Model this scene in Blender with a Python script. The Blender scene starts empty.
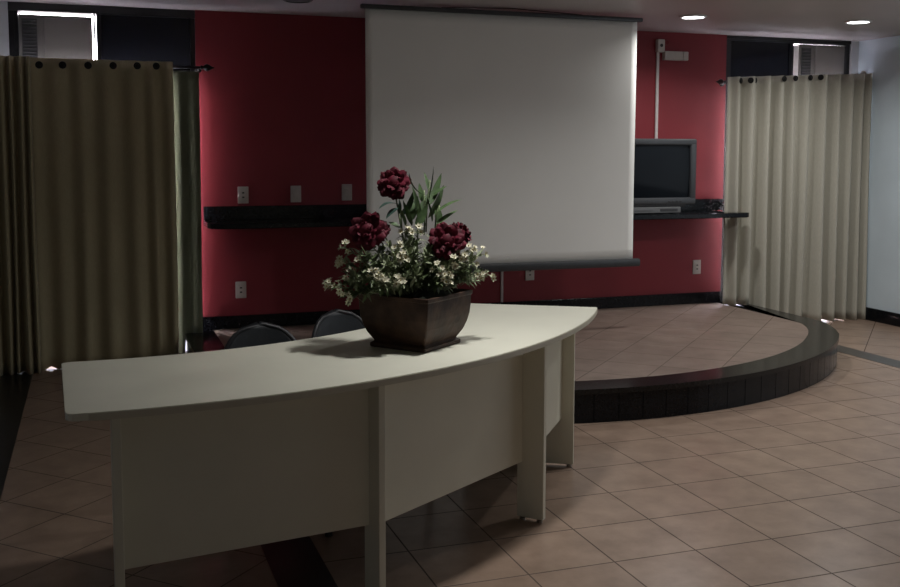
import bpy, bmesh, math, random
from mathutils import Vector, Matrix
random.seed(11)
sc = bpy.context.scene
PI = math.pi
COL = sc.collection

# ------------------------------------------------------------------ camera
cam_d = bpy.data.cameras.new('camera')
cam = bpy.data.objects.new('camera', cam_d)
COL.objects.link(cam)
CAM_H = 1.48876
rows = ((0.94362842, -0.33099566, 0.00269761), (0.02630292, 0.08310541, 0.99619358), (0.32995993, 0.93996562, -0.08712678))
cam.matrix_world = Matrix(((rows[0][0], rows[1][0], -rows[2][0], 0), (rows[0][1], rows[1][1], -rows[2][1], 0),
                           (rows[0][2], rows[1][2], -rows[2][2], CAM_H), (0, 0, 0, 1)))
cam_d.sensor_width = 36
cam_d.lens = 1018.85 / 900 * 36
cam_d.shift_y = -(293.5 - 239.71) / 900
cam_d.clip_start = 0.05
sc.camera = cam

# ------------------------------------------------------------------ world / exposure
sc.view_settings.view_transform = 'Standard'
sc.view_settings.look = 'None'
sc.view_settings.gamma = 1
sc.view_settings.exposure = 0.0
w = bpy.data.worlds.new('world'); sc.world = w; w.use_nodes = True
w.node_tree.nodes['Background'].inputs[0].default_value = (1.0, 0.93, 0.99, 1)
w.node_tree.nodes['Background'].inputs[1].default_value = 18.0

def area_light(name, loc, rot, sx, sy, power, color, spread=PI):
    d = bpy.data.lights.new(name, 'AREA'); d.shape = 'RECTANGLE'; d.size = sx; d.size_y = sy
    d.energy = power; d.color = color; d.spread = spread
    o = bpy.data.objects.new(name, d); COL.objects.link(o); o.location = loc; o.rotation_euler = rot
    return o
# added area light for daylight assumed from the right; no window is modelled
area_light('assumed_side_daylight', (6.42, 3.4, 1.5), (0, PI/2, 0), 1.6, 2.8, 11.5, (0.84, 0.92, 1.0))
# added fill light behind the camera, lifts the desk front
area_light('rear_fill', (2.6, -3.9, 1.7), (PI/2, 0, 0), 4.0, 1.6, 5.0, (1.0, 0.93, 0.82))
LAMP_W = 9.0

# ------------------------------------------------------------------ materials
def new_mat(name):
    m = bpy.data.materials.new(name); m.use_nodes = True
    nt = m.node_tree
    return m, nt, nt.nodes['Principled BSDF']

def mat(name, col, rough=0.5, var=0.12, scale=6.0, bump=0.0, bscale=60, metal=0.0, spec=0.5, stretch=None, trans=0.0):
    m, nt, b = new_mat(name)
    tc = nt.nodes.new('ShaderNodeTexCoord')
    mp = nt.nodes.new('ShaderNodeMapping')
    if stretch: mp.inputs['Scale'].default_value = stretch
    nt.links.new(tc.outputs['Object'], mp.inputs['Vector'])
    n = nt.nodes.new('ShaderNodeTexNoise'); n.inputs['Scale'].default_value = scale; n.inputs['Detail'].default_value = 5
    nt.links.new(mp.outputs[0], n.inputs['Vector'])
    r = nt.nodes.new('ShaderNodeValToRGB')
    r.color_ramp.elements[0].position = 0.3; r.color_ramp.elements[1].position = 0.7
    r.color_ramp.elements[0].color = tuple(c * (1 - var) for c in col) + (1,)
    r.color_ramp.elements[1].color = tuple(min(1, c * (1 + var)) for c in col) + (1,)
    nt.links.new(n.outputs[0], r.inputs[0]); nt.links.new(r.outputs[0], b.inputs['Base Color'])
    b.inputs['Roughness'].default_value = rough; b.inputs['Metallic'].default_value = metal
    b.inputs['Specular IOR Level'].default_value = spec
    if bump:
        n2 = nt.nodes.new('ShaderNodeTexNoise'); n2.inputs['Scale'].default_value = bscale; n2.inputs['Detail'].default_value = 3
        nt.links.new(mp.outputs[0], n2.inputs['Vector'])
        bp = nt.nodes.new('ShaderNodeBump'); bp.inputs['Strength'].default_value = bump; bp.inputs['Distance'].default_value = 0.01
        nt.links.new(n2.outputs[0], bp.inputs['Height']); nt.links.new(bp.outputs[0], b.inputs['Normal'])
    return m

def tile_mat(name, c1, c2, grout, size, rot, off, rough=0.3):
    m, nt, b = new_mat(name)
    tc = nt.nodes.new('ShaderNodeTexCoord'); mp = nt.nodes.new('ShaderNodeMapping')
    mp.inputs['Rotation'].default_value = (0, 0, rot); mp.inputs['Location'].default_value = (off[0], off[1], 0)
    nt.links.new(tc.outputs['Object'], mp.inputs['Vector'])
    br = nt.nodes.new('ShaderNodeTexBrick'); br.offset = 0; br.squash = 1
    br.inputs['Scale'].default_value = 1; br.inputs['Brick Width'].default_value = size; br.inputs['Row Height'].default_value = size
    br.inputs['Mortar Size'].default_value = 0.0035; br.inputs['Mortar Smooth'].default_value = 0.25; br.inputs['Bias'].default_value = 0
    br.inputs['Color1'].default_value = c1 + (1,); br.inputs['Color2'].default_value = c2 + (1,); br.inputs['Mortar'].default_value = grout + (1,)
    nt.links.new(mp.outputs[0], br.inputs['Vector'])
    n = nt.nodes.new('ShaderNodeTexNoise'); n.inputs['Scale'].default_value = 7; n.inputs['Detail'].default_value = 7; n.inputs['Roughness'].default_value = 0.65
    nt.links.new(tc.outputs['Object'], n.inputs['Vector'])
    rp = nt.nodes.new('ShaderNodeValToRGB'); rp.color_ramp.elements[0].position = 0.3; rp.color_ramp.elements[1].position = 0.72
    rp.color_ramp.elements[0].color = (0.72, 0.69, 0.67, 1); rp.color_ramp.elements[1].color = (1.14, 1.12, 1.10, 1)
    nt.links.new(n.outputs[0], rp.inputs[0])
    mx = nt.nodes.new('ShaderNodeMix'); mx.data_type = 'RGBA'; mx.blend_type = 'MULTIPLY'; mx.inputs[0].default_value = 1
    nt.links.new(br.outputs['Color'], mx.inputs[6]); nt.links.new(rp.outputs[0], mx.inputs[7])
    nt.links.new(mx.outputs[2], b.inputs['Base Color'])
    rr = nt.nodes.new('ShaderNodeMapRange'); rr.inputs[3].default_value = rough; rr.inputs[4].default_value = 0.8
    nt.links.new(br.outputs['Fac'], rr.inputs[0]); nt.links.new(rr.outputs[0], b.inputs['Roughness'])
    sb = nt.nodes.new('ShaderNodeMath'); sb.operation = 'MULTIPLY_ADD'; sb.inputs[1].default_value = -1.0
    ns = nt.nodes.new('ShaderNodeMath'); ns.operation = 'MULTIPLY'; ns.inputs[1].default_value = 0.25
    nt.links.new(n.outputs[0], ns.inputs[0]); nt.links.new(br.outputs['Fac'], sb.inputs[0]); nt.links.new(ns.outputs[0], sb.inputs[2])
    bp = nt.nodes.new('ShaderNodeBump'); bp.inputs['Strength'].default_value = 0.35; bp.inputs['Distance'].default_value = 0.004
    nt.links.new(sb.outputs[0], bp.inputs['Height']); nt.links.new(bp.outputs[0], b.inputs['Normal'])
    b.inputs['Specular IOR Level'].default_value = 0.4
    return m

def emit_mat(name, col, strength):
    m, nt, b = new_mat(name)
    b.inputs['Base Color'].default_value = col + (1,)
    b.inputs['Emission Color'].default_value = col + (1,); b.inputs['Emission Strength'].default_value = strength
    return m

def glass_mat(name, tint, gloss=0.08):
    m = bpy.data.materials.new(name); m.use_nodes = True; nt = m.node_tree; nt.nodes.clear()
    o = nt.nodes.new('ShaderNodeOutputMaterial'); t = nt.nodes.new('ShaderNodeBsdfTransparent'); g = nt.nodes.new('ShaderNodeBsdfGlossy')
    n = nt.nodes.new('ShaderNodeTexNoise'); n.inputs['Scale'].default_value = 3
    mr = nt.nodes.new('ShaderNodeMapRange'); mr.inputs[3].default_value = 0.02; mr.inputs[4].default_value = 0.06
    nt.links.new(n.outputs[0], mr.inputs[0]); nt.links.new(mr.outputs[0], g.inputs['Roughness'])
    x = nt.nodes.new('ShaderNodeMixShader'); x.inputs[0].default_value = gloss; t.inputs[0].default_value = tint + (1,)
    nt.links.new(t.outputs[0], x.inputs[1]); nt.links.new(g.outputs[0], x.inputs[2]); nt.links.new(x.outputs[0], o.inputs[0])
    return m

def fabric_mat(name, col, trans=0.12):
    m, nt, b = new_mat(name)
    tc = nt.nodes.new('ShaderNodeTexCoord')
    n = nt.nodes.new('ShaderNodeTexNoise'); n.inputs['Scale'].default_value = 220; n.inputs['Detail'].default_value = 2
    mp = nt.nodes.new('ShaderNodeMapping'); mp.inputs['Scale'].default_value = (1, 1, 0.15)
    nt.links.new(tc.outputs['Object'], mp.inputs[0]); nt.links.new(mp.outputs[0], n.inputs['Vector'])
    r = nt.nodes.new('ShaderNodeValToRGB')
    r.color_ramp.elements[0].color = tuple(c * .86 for c in col) + (1,); r.color_ramp.elements[1].color = tuple(c * 1.12 for c in col) + (1,)
    nt.links.new(n.outputs[0], r.inputs[0]); nt.links.new(r.outputs[0], b.inputs['Base Color'])
    b.inputs['Roughness'].default_value = 0.85; b.inputs['Specular IOR Level'].default_value = 0.15
    b.inputs['Sheen Weight'].default_value = 0.1
    t = nt.nodes.new('ShaderNodeBsdfTranslucent'); nt.links.new(r.outputs[0], t.inputs[0])
    x = nt.nodes.new('ShaderNodeMixShader'); x.inputs[0].default_value = trans
    nt.links.new(b.outputs[0], x.inputs[1]); nt.links.new(t.outputs[0], x.inputs[2])
    nt.links.new(x.outputs[0], nt.nodes['Material Output'].inputs[0])
    return m

TC1, TC2, GR = (0.285, 0.208, 0.160), (0.31, 0.228, 0.176), (0.095, 0.07, 0.055)
S2 = math.sqrt(2)
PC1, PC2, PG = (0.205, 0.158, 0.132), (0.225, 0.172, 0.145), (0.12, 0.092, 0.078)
M = dict(
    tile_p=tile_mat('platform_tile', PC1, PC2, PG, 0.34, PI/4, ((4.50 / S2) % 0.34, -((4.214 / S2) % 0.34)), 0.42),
    tile=tile_mat('floor_tile', TC1, TC2, GR, 0.34, 0, (-0.737 + 0.0, -0.1277 + 0.0), 0.3),
    tile_d=tile_mat('floor_tile_diagonal', TC1, TC2, GR, 0.34, PI/4, ((4.50 / S2) % 0.34, -((4.214 / S2) % 0.34)), 0.32),
    red=mat('red_paint', (0.22, 0.018, 0.027), 0.6, 0.06, 2.5, 0.08, 120),
    grey_wall=mat('grey_paint', (0.42, 0.44, 0.46), 0.6, 0.05, 2, 0.08, 120),
    cool_lit_wall=mat('cool_lit_grey_paint', (0.63, 0.73, 0.80), 0.55, 0.05, 2, 0.08, 120),  # bluish light on the grey right wall, put into its base colour
    ceil=mat('ceiling_paint', (0.46, 0.42, 0.42), 0.45, 0.04, 1.5, 0.05, 90),
    granite=mat('black_granite', (0.006, 0.007, 0.009), 0.16, 0.5, 90, spec=0.22),
    granite_dull=mat('black_granite_worn', (0.014, 0.013, 0.013), 0.3, 0.5, 90, spec=0.35),
    granite_top=mat('black_granite_polished', (0.009, 0.009, 0.009), 0.2, 0.5, 60, spec=0.28),
    frame=mat('black_window_paint', (0.008, 0.008, 0.010), 0.35, 0.2, 20),
    transom=mat('dark_window_panel', (0.006, 0.007, 0.011), 0.12, 0.2, 4),
    glass=glass_mat('window_glass', (0.9, 0.92, 0.95)),
    ac=mat('grey_plastic', (0.16, 0.15, 0.14), 0.45, 0.06, 5),
    ac_dark=mat('dark_grille_plastic', (0.03, 0.03, 0.032), 0.5, 0.1, 12),
    curtain=fabric_mat('beige_curtain_fabric', (0.45, 0.435, 0.37), 0.004),
    curtain_l=fabric_mat('olive_curtain_fabric', (0.43, 0.375, 0.235), 0.004),
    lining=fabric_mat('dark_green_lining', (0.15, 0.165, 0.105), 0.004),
    reflector_back=fabric_mat('pale_light_reflector', (0.72, 0.70, 0.66), 0.0),
    metal_black=mat('black_iron', (0.012, 0.012, 0.012), 0.35, 0.2, 30, metal=0.6),
    metal_grey=mat('brushed_steel', (0.35, 0.33, 0.30), 0.35, 0.1, 30, metal=0.9),
    screen=mat('matte_white_screen', (0.87, 0.88, 0.85), 0.8, 0.03, 1.5, spec=0.2),
    screen_bar=mat('dark_screen_bar', (0.035, 0.038, 0.042), 0.4, 0.1, 20),
    laminate=mat('cream_laminate', (0.75, 0.75, 0.635), 0.38, 0.03, 5, spec=0.45),
    band=mat('cream_edge_band', (0.62, 0.60, 0.49), 0.45, 0.05, 12),
    tv=mat('silver_tv_plastic', (0.048, 0.052, 0.058), 0.4, 0.08, 15),
    tv_dark=mat('dark_tv_plastic', (0.03, 0.03, 0.033), 0.45, 0.1, 15),
    tube=mat('dark_picture_tube', (0.006, 0.008, 0.011), 0.1, 0.1, 4, spec=0.1),
    silver=mat('silver_plastic', (0.12, 0.125, 0.13), 0.35, 0.06, 15),
    plate=mat('aged_white_plastic', (0.50, 0.47, 0.43), 0.45, 0.05, 20),
    conduit=mat('white_pvc', (0.60, 0.57, 0.56), 0.45, 0.05, 20),
    chair=mat('dark_grey_plastic', (0.022, 0.027, 0.032), 0.5, 0.12, 25, 0.1, 200),
    chair_rim=mat('glossy_black_rim', (0.02, 0.022, 0.026), 0.4, 0.1, 25),
    pot=mat('dark_bronze_ceramic', (0.048, 0.026, 0.017), 0.5, 0.5, 14, 0.25, 40, spec=0.22),
    moss=mat('dark_moss', (0.02, 0.026, 0.014), 0.9, 0.4, 40, 0.5, 80),
    leaf=mat('green_leaf', (0.075, 0.13, 0.05), 0.5, 0.35, 30),
    leaf_d=mat('dark_blue_green_leaf', (0.035, 0.075, 0.06), 0.5, 0.3, 30),
    filler=mat('grey_green_foliage', (0.23, 0.27, 0.16), 0.6, 0.4, 30),
    stem=mat('green_stem', (0.11, 0.15, 0.065), 0.6, 0.3, 30),
    petal=mat('dark_red_petal', (0.105, 0.008, 0.020), 0.65, 0.5, 35, spec=0.25),
    petal_w=mat('cream_white_petal', (0.66, 0.64, 0.49), 0.65, 0.12, 40, spec=0.25),
    yellow=mat('yellow_flower_heart', (0.30, 0.24, 0.06), 0.7, 0.2, 60),
    trim=mat('white_lamp_ring', (0.7, 0.7, 0.7), 0.4, 0.03, 20),
    lens_on=emit_mat('lit_lamp_lens', (0.97, 0.98, 1.0), 14.0),
    lens_off=mat('unlit_lamp_lens', (0.07, 0.065, 0.065), 0.4, 0.1, 20),
    rubber=mat('black_rubber', (0.01, 0.01, 0.01), 0.6, 0.2, 30),
    led=emit_mat('standby_lamp', (0.6, 0.9, 1.0), 2.0),
)

# ------------------------------------------------------------------ mesh helpers
def add_box(bm, lo, hi, bev=0.0, mi=0, rot=None, piv=None, seg=2):
    c = [(a + b) / 2 for a, b in zip(lo, hi)]; s = [abs(b - a) for a, b in zip(lo, hi)]
    r = bmesh.ops.create_cube(bm, size=1)
    vs = r['verts']
    bmesh.ops.scale(bm, vec=s, verts=vs); bmesh.ops.translate(bm, vec=c, verts=vs)
    if bev:
        es = list({e for v in vs for e in v.link_edges})
        q = bmesh.ops.bevel(bm, geom=es, offset=min(bev, min(s) * .45), segments=seg, profile=0.5, affect='EDGES')
        vs = list({v for f in q['faces'] for v in f.verts} | {v for v in vs if v.is_valid})
    if rot is not None:
        bmesh.ops.rotate(bm, cent=piv or c, matrix=rot, verts=vs)
    for f in {f for v in vs for f in v.link_faces}: f.material_index = mi
    return vs

def add_tube(bm, pts, rad, n=10, cap=True):
    pts = [Vector(p) for p in pts]
    rads = rad if isinstance(rad, (list, tuple)) else [rad] * len(pts)
    rings = []
    up = Vector((0.13, 0.31, 0.94))
    for i, p in enumerate(pts):
        t = (pts[min(i + 1, len(pts) - 1)] - pts[max(i - 1, 0)]).normalized()
        if abs(t.dot(up)) > .95: up = Vector((1, 0.05, 0.1))
        a = t.cross(up).normalized(); b = t.cross(a).normalized()
        rings.append([bm.verts.new(p + (a * math.cos(2 * PI * k / n) + b * math.sin(2 * PI * k / n)) * rads[i]) for k in range(n)])
    for r0, r1 in zip(rings, rings[1:]):
        for k in range(n): bm.faces.new((r0[k], r0[(k + 1) % n], r1[(k + 1) % n], r1[k]))
    if cap:
        bm.faces.new(list(reversed(rings[0]))); bm.faces.new(rings[-1])

def add_lathe(bm, prof, loc=(0, 0, 0), n=24, axis='z'):
    rings = []
    for r, z in prof:
        ring = []
        for k in range(n):
            a = 2 * PI * k / n
            v = (r * math.cos(a), r * math.sin(a), z)
            if axis == 'y': v = (v[0], v[2], v[1])
            if axis == 'x': v = (v[2], v[0], v[1])
            ring.append(bm.verts.new((v[0] + loc[0], v[1] + loc[1], v[2] + loc[2])))
        rings.append(ring)
    for r0, r1 in zip(rings, rings[1:]):
        for k in range(n): bm.faces.new((r0[k], r0[(k + 1) % n], r1[(k + 1) % n], r1[k]))
    bm.faces.new(list(reversed(rings[0]))); bm.faces.new(rings[-1])

def add_torus(bm, loc, R, r, axis='y', n=20, m=8):
    rings = []
    for i in range(n):
        a = 2 * PI * i / n; ring = []
        for j in range(m):
            b = 2 * PI * j / m
            x = (R + r * math.cos(b)) * math.cos(a); z = (R + r * math.cos(b)) * math.sin(a); y = r * math.sin(b)
            v = (x, y, z) if axis == 'y' else (y, x, z)
            ring.append(bm.verts.new((v[0] + loc[0], v[1] + loc[1], v[2] + loc[2])))
        rings.append(ring)
    for i in range(n):
        for j in range(m):
            bm.faces.new((rings[i][j], rings[(i + 1) % n][j], rings[(i + 1) % n][(j + 1) % m], rings[i][(j + 1) % m]))

def add_prism(bm, poly, z0, z1, bev=0.0):
    """poly: ccw xy list"""
    lo = [bm.verts.new((x, y, z0)) for x, y in poly]; hi = [bm.verts.new((x, y, z1)) for x, y in poly]
    n = len(poly); fs = []
    fs.append(bm.faces.new(list(reversed(lo)))); top = bm.faces.new(hi); fs.append(top)
    for i in range(n): fs.append(bm.faces.new((lo[i], lo[(i + 1) % n], hi[(i + 1) % n], hi[i])))
    if bev:
        es = [e for e in top.edges] + [e for e in fs[0].edges]
        bmesh.ops.bevel(bm, geom=es, offset=bev, segments=2, profile=.5, affect='EDGES')

def obj(name, bm, mats, parent=None, smooth=False, origin=None):
    bmesh.ops.recalc_face_normals(bm, faces=bm.faces)
    if origin is not None: bmesh.ops.translate(bm, vec=-Vector(origin), verts=bm.verts)
    me = bpy.data.meshes.new(name); bm.to_mesh(me); bm.free()
    for m in (mats if isinstance(mats, (list, tuple)) else [mats]): me.materials.append(m)
    o = bpy.data.objects.new(name, me); COL.objects.link(o)
    if origin is not None: o.location = origin
    if smooth:
        for p in me.polygons: p.use_smooth = True
        if smooth == 'angle': me.set_sharp_from_angle(angle=math.radians(38))
    if parent: o.parent = parent
    return o

def tag(o, label, cat=None, group=None, kind=None):
    o['label'] = label
    if cat: o['category'] = cat
    if group: o['group'] = group
    if kind: o['kind'] = kind
    return o

def thing(name, label, cat, loc=(0, 0, 0), rz=0, group=None, kind=None):
    o = bpy.data.objects.new(name, None); o.empty_display_size = .1; COL.objects.link(o)
    o.location = loc; o.rotation_euler = (0, 0, rz)
    return tag(o, label, cat, group, kind)

def dup(root, loc, rz, label):
    r = root.copy(); COL.objects.link(r); r.location = loc; r.rotation_euler = (0, 0, rz); r['label'] = label
    for ch in list(root.children):
        c = ch.copy(); COL.objects.link(c); c.parent = r
        for g in list(ch.children):
            d = g.copy(); COL.objects.link(d); d.parent = c
    return r

def struct(name, bm, mats, label, smooth=False):
    return tag(obj(name, bm, mats, smooth=smooth), label, 'structure', kind='structure')

def B(*boxes, bev=0.0):
    bm = bmesh.new()
    for lo, hi in boxes: add_box(bm, lo, hi, bev)
    return bm

# ------------------------------------------------------------------ room shell
YW, XL, XR, ZC = 7.47, -0.66, 6.48, 2.47
WX0, WX1 = 0.715, 5.10           # red wall between the windows
bm = bmesh.new()
def quad(bm, x0, x1, y0, y1, z, mi):
    f = bm.faces.new([bm.verts.new(p) for p in ((x0, y0, z), (x1, y0, z), (x1, y1, z), (x0, y1, z))]); f.material_index = mi
quad(bm, 0.565, 5.41, -4.2, YW + .15, 0, 0)
quad(bm, XL - .15, 0.565, -4.2, YW + .15, 0, 1)
quad(bm, 5.41, XR + .15, -4.2, YW + .15, 0, 1)
struct('floor', bm, [M['tile'], M['tile_d']], 'brown ceramic tile floor with dark joints')
struct('trim_1', B(((0.565, -4.2, -.02), (0.757, 5.9, 0.0015))), M['granite_dull'], 'black strip set in the floor under the desk')
struct('trim_2', B(((-0.60, -4.2, -.02), (-0.405, 7.44, 0.0015))), M['granite_dull'], 'black strip set in the floor along the left wall')
struct('trim_3', B(((5.225, -4.2, -.02), (5.41, 6.45, 0.0015))), mat('dark_grey_granite', (0.06, 0.055, 0.05), 0.3, 0.4, 80), 'dark strip set in the floor right of the platform')
struct('ceiling', B(((XL - .15, -4.2, ZC), (XR + .15, YW + .15, ZC + .1))), M['ceil'], 'plain grey ceiling')
struct('wall_back', B(((WX0, YW, 0), (WX1, YW + .15, ZC))), M['red'], 'dark red end wall')
struct('wall_back_left', B(((XL - .15, YW, 0), (-0.50, YW + .15, ZC))), M['grey_wall'], 'strip of grey wall left of the left window')
struct('wall_back_right', B(((6.40, YW, 0), (XR + .15, YW + .15, ZC))), M['grey_wall'], 'strip of grey wall right of the right window')
struct('wall_left', B(((XL - .15, -4.2, 0), (XL, YW, ZC))), M['grey_wall'], 'grey left wall')
struct('wall_right', B(((XR, -4.2, 0), (XR + .15, YW, ZC))), M['cool_lit_wall'], 'grey right wall with cool light tinted into its colour')
struct('wall_front', B(((XL - .15, -4.35, 0), (XR + .15, -4.2, ZC))), M['grey_wall'], 'grey wall behind the viewer')
struct('baseboard_back', B(((WX0 + .005, YW - .018, 0.19), (WX1 - .005, YW, 0.285)), bev=.003), M['granite'], 'black skirting along the red wall')
struct('baseboard_right', B(((XR - .018, -4.2, 0), (XR, YW, 0.112)), bev=.003), M['granite'], 'black skirting along the right wall')

# ------------------------------------------------------------------ windows
def window(name, x0, x1, flip, label, hb):
    root = thing(name, label, 'structure', (0, 0, 0), kind='structure')
    y0, y1 = YW + .02, YW + .09
    zt, zm = 2.455, 2.03
    f = bmesh.new()
    t = .035
    tl = .062 if flip else t; tr = t
    add_box(f, (x0, y0, 0), (x0 + tl, y1, zt), .004); add_box(f, (x1 - tr, y0, 0), (x1, y1, zt), .004)
    add_box(f, (x0, y0 - .012, hb), (x1, y1 + .05, ZC - .0005), .002)
    add_box(f, (x0 + t, y0, zt - .025), (x1 - t, y1, zt), .004); add_box(f, (x0 + t, y0, 0), (x1 - t, y1, .03), .004)
    add_box(f, (x0 + t, y0, zm - .02), (x1 - t, y1, zm + .02), .004)
    obj('window_frame', f, M['frame'], root)
    # air conditioner bay and dark panel
    s0, s1 = (x0 + .045, x0 + .555) if not flip else (x1 - .60, x1 - .045)
    if not flip: obj('divider', B(((s1 - .018, y0, zm + .02), (s1 - .006, y1, zt - .025))), M['frame'], root)
    jb = ((x0 + t, x0 + .06) if not flip else (x1 - .06, x1 - t)); obj('side_filler', B(((jb[0], y0, zm + .02), (jb[1], y1 + .2, zt - .025))), M['frame'], root)
    if flip: obj('side_filler', B(((s0 + .001, y0 + .004, zm + .02), (s0 + .055, y1 + .2, zt - .05))), M['conduit'], root)['label'] = 'light grey filler board'
    mx = s1 if not flip else s0
    obj('mullion', B(((mx - .0 if not flip else mx - .03, y0, zm + .02), (mx + .03 if not flip else mx, y1, zt - .025)), bev=.003), M['frame'], root)
    if not flip: p = (s1 + .03, x1 - t)
    else: p = (x0 + t, s0 - .03)
    pm = obj('transom_panel', B(((p[0], y0 + .02, zm + .02), (p[1], y0 + .035, zt - .025))), M['transom'], root)
    pm['label'] = 'dark blue black panel'
    xm = (x0 + x1) / 2
    obj('middle_rail', B(((xm - .025, y0, .03), (xm + .025, y1, zm - .02)), bev=.004), M['frame'], root)
    for a, b in ((x0 + t, xm - .025), (xm + .025, x1 - t)):
        obj('glass_pane', B(((a, y0 + .03, .03), (b, y0 + .036, zm - .02))), M['glass'], root)
    return s0, s1
la = window('window_1', -0.50, WX0, False, 'black framed left window behind the olive curtain', 2.414)
ra = window('window_2', WX1, 6.40, True, 'black framed right window behind the beige curtain', 2.440)

def air_conditioner(x0, x1, z1, label, bay):
    z0 = 2.056
    root = thing('air_conditioner', label, 'air conditioner', (0, 0, 0), group='window air conditioners')
    yb, yf = YW + .30, YW + .005
    b = bmesh.new(); add_box(b, (x0, yf + .012, z0), (x1, yb, z1), .006)
    obj('housing', b, M['ac'], root)
    g = bmesh.new()
    gx0, gx1 = x0 + .02, x0 + .115
    add_box(g, (gx0, yf + .004, z0 + .03), (gx1, yf + .012, z1 - .03))
    n = 12
    for k in range(n):
        z = z0 + .04 + (z1 - z0 - .08) * k / (n - 1)
        add_box(g, (gx0 + .004, yf - .004, z - .003), (gx1 - .004, yf + .006, z + .003), rot=Matrix.Rotation(.5, 3, 'X'))
    obj('grille', g, M['ac_dark'], root)
    p = bmesh.new(); add_box(p, (x0 + .155, yf - .004, z0 + .012), (x1 - .01, yf + .012, z1 - .012), .01)
    obj('front_panel', p, M['ac'], root)
    return root
air_conditioner(-0.438, 0.029, 2.393, 'grey window air conditioner above the olive curtain, far left', la)
air_conditioner(5.858, 6.338, 2.422, 'grey window air conditioner above the beige curtain, far right', ra)
struct('outside_light_block', B(((-3, 8.3, -.3), (9.5, 8.42, 0.9))), M['grey_wall'], 'unseen low grey light block outside the windows')  # added out of view to weaken the daylight glow below the counter
# little standby lamp reflected points at the panel corners are left to real reflections

# ------------------------------------------------------------------ platform
PCX, PR, PYA = 2.93, 2.68, 4.89
PZ = 0.19
PX0, PX1 = 0.60, 5.26
def arc_y(x): return PYA + PR - math.sqrt(max(0, PR * PR - (x - PCX) ** 2))
def outline(d):
    """platform outline inset by d, ccw seen from above, starting at back left"""
    x0, x1 = PX0 + d, PX1 - d
    pts = []
    R = PR - d
    yc = PYA + PR
    ys = yc - math.sqrt(R * R - (x1 - PCX) ** 2)
    rad = .22 - d * .6
    n = 56
    arc = []
    for i in range(n + 1):
        x = x0 + (x1 - x0) * i / n
        arc.append(Vector((x, yc - math.sqrt(max(0, R * R - (x - PCX) ** 2)))))
    def rounded(A, Bp, C):
        # quadratic corner from A to C around Bp
        return [A * (1 - t) ** 2 + Bp * 2 * t * (1 - t) + C * t * t for t in (0, .2, .4, .6, .8, 1)]
    core = [p for p in arc if x0 + rad * .8 < p.x < x1 - rad * .8]
    L = rounded(Vector((x0, ys + rad)), arc[0], core[0])
    Rr = rounded(core[-1], arc[-1], Vector((x1, ys + rad)))
    pts = [Vector((x0, YW - .001))] + L[:-1] + core + Rr[1:] + [Vector((x1, YW - .001))]
    return pts
root = thing('platform', 'low semicircular tiled platform with black granite edging', 'structure', (0, 0, 0), kind='structure')
inner = outline(.20)
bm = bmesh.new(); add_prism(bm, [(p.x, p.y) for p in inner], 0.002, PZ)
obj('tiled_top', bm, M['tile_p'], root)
o0 = outline(.0); o1 = outline(.20)
bm = bmesh.new()
bm2 = bmesh.new()
N = len(o0)
ot = outline(-.008)
def ring_strip(bm, A, Bq, z0, z1):
    va = [bm.verts.new((p.x, p.y, z1)) for p in A]; vb = [bm.verts.new((p.x, p.y, z1)) for p in Bq]
    wa = [bm.verts.new((p.x, p.y, z0)) for p in A]; wb = [bm.verts.new((p.x, p.y, z0)) for p in Bq]
    for i in range(len(A) - 1):
        bm.faces.new((va[i], va[i + 1], vb[i + 1], vb[i])); bm.faces.new((wa[i], wb[i], wb[i + 1], wa[i + 1]))
        bm.faces.new((va[i], wa[i], wa[i + 1], va[i + 1])); bm.faces.new((vb[i], vb[i + 1], wb[i + 1], wb[i]))
    for k in (0, -1): bm.faces.new((va[k], vb[k], wb[k], wa[k]))
o1b = outline(.199)
ring_strip(bm, ot, o1b, PZ - .028, PZ + .001)
obj('edging_top', bm, M['granite_top'], root, smooth='angle')
# riser: separate black tiles over a dark backing
ring_strip(bm2, outline(.012), outline(.10), 0.001, PZ - .029)
obj('riser_backing', bm2, M['rubber'], root)
bm = bmesh.new()
path = []
acc = 0
dense = []
for a, b in zip(o0, o0[1:]):
    m_ = max(1, int((b - a).length / .01))
    for k in range(m_): dense.append(a.lerp(b, k / m_))
dense.append(o0[-1])
cum = [0]
for a, b in zip(dense, dense[1:]): cum.append(cum[-1] + (b - a).length)
def at_len(s):
    for i in range(len(cum) - 1):
        if cum[i + 1] >= s:
            t = (s - cum[i]) / max(1e-9, cum[i + 1] - cum[i]); return dense[i].lerp(dense[i + 1], t)
    return dense[-1]
Ltot = cum[-1]; nt_ = int(Ltot / .145); st = Ltot / nt_
for i in range(nt_):
    pts = [at_len(i * st + .0022), at_len((i + .5) * st), at_len((i + 1) * st - .0022)]
    n_ = (pts[2] - pts[0]).normalized(); nrm = Vector((-n_.y, n_.x))
    q = [p for p in pts] + [p + nrm * .011 for p in reversed(pts)]
    add_prism(bm, [(p.x, p.y) for p in q], .002, PZ - .030)
obj('riser_tiles', bm, M['granite'], root)

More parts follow.
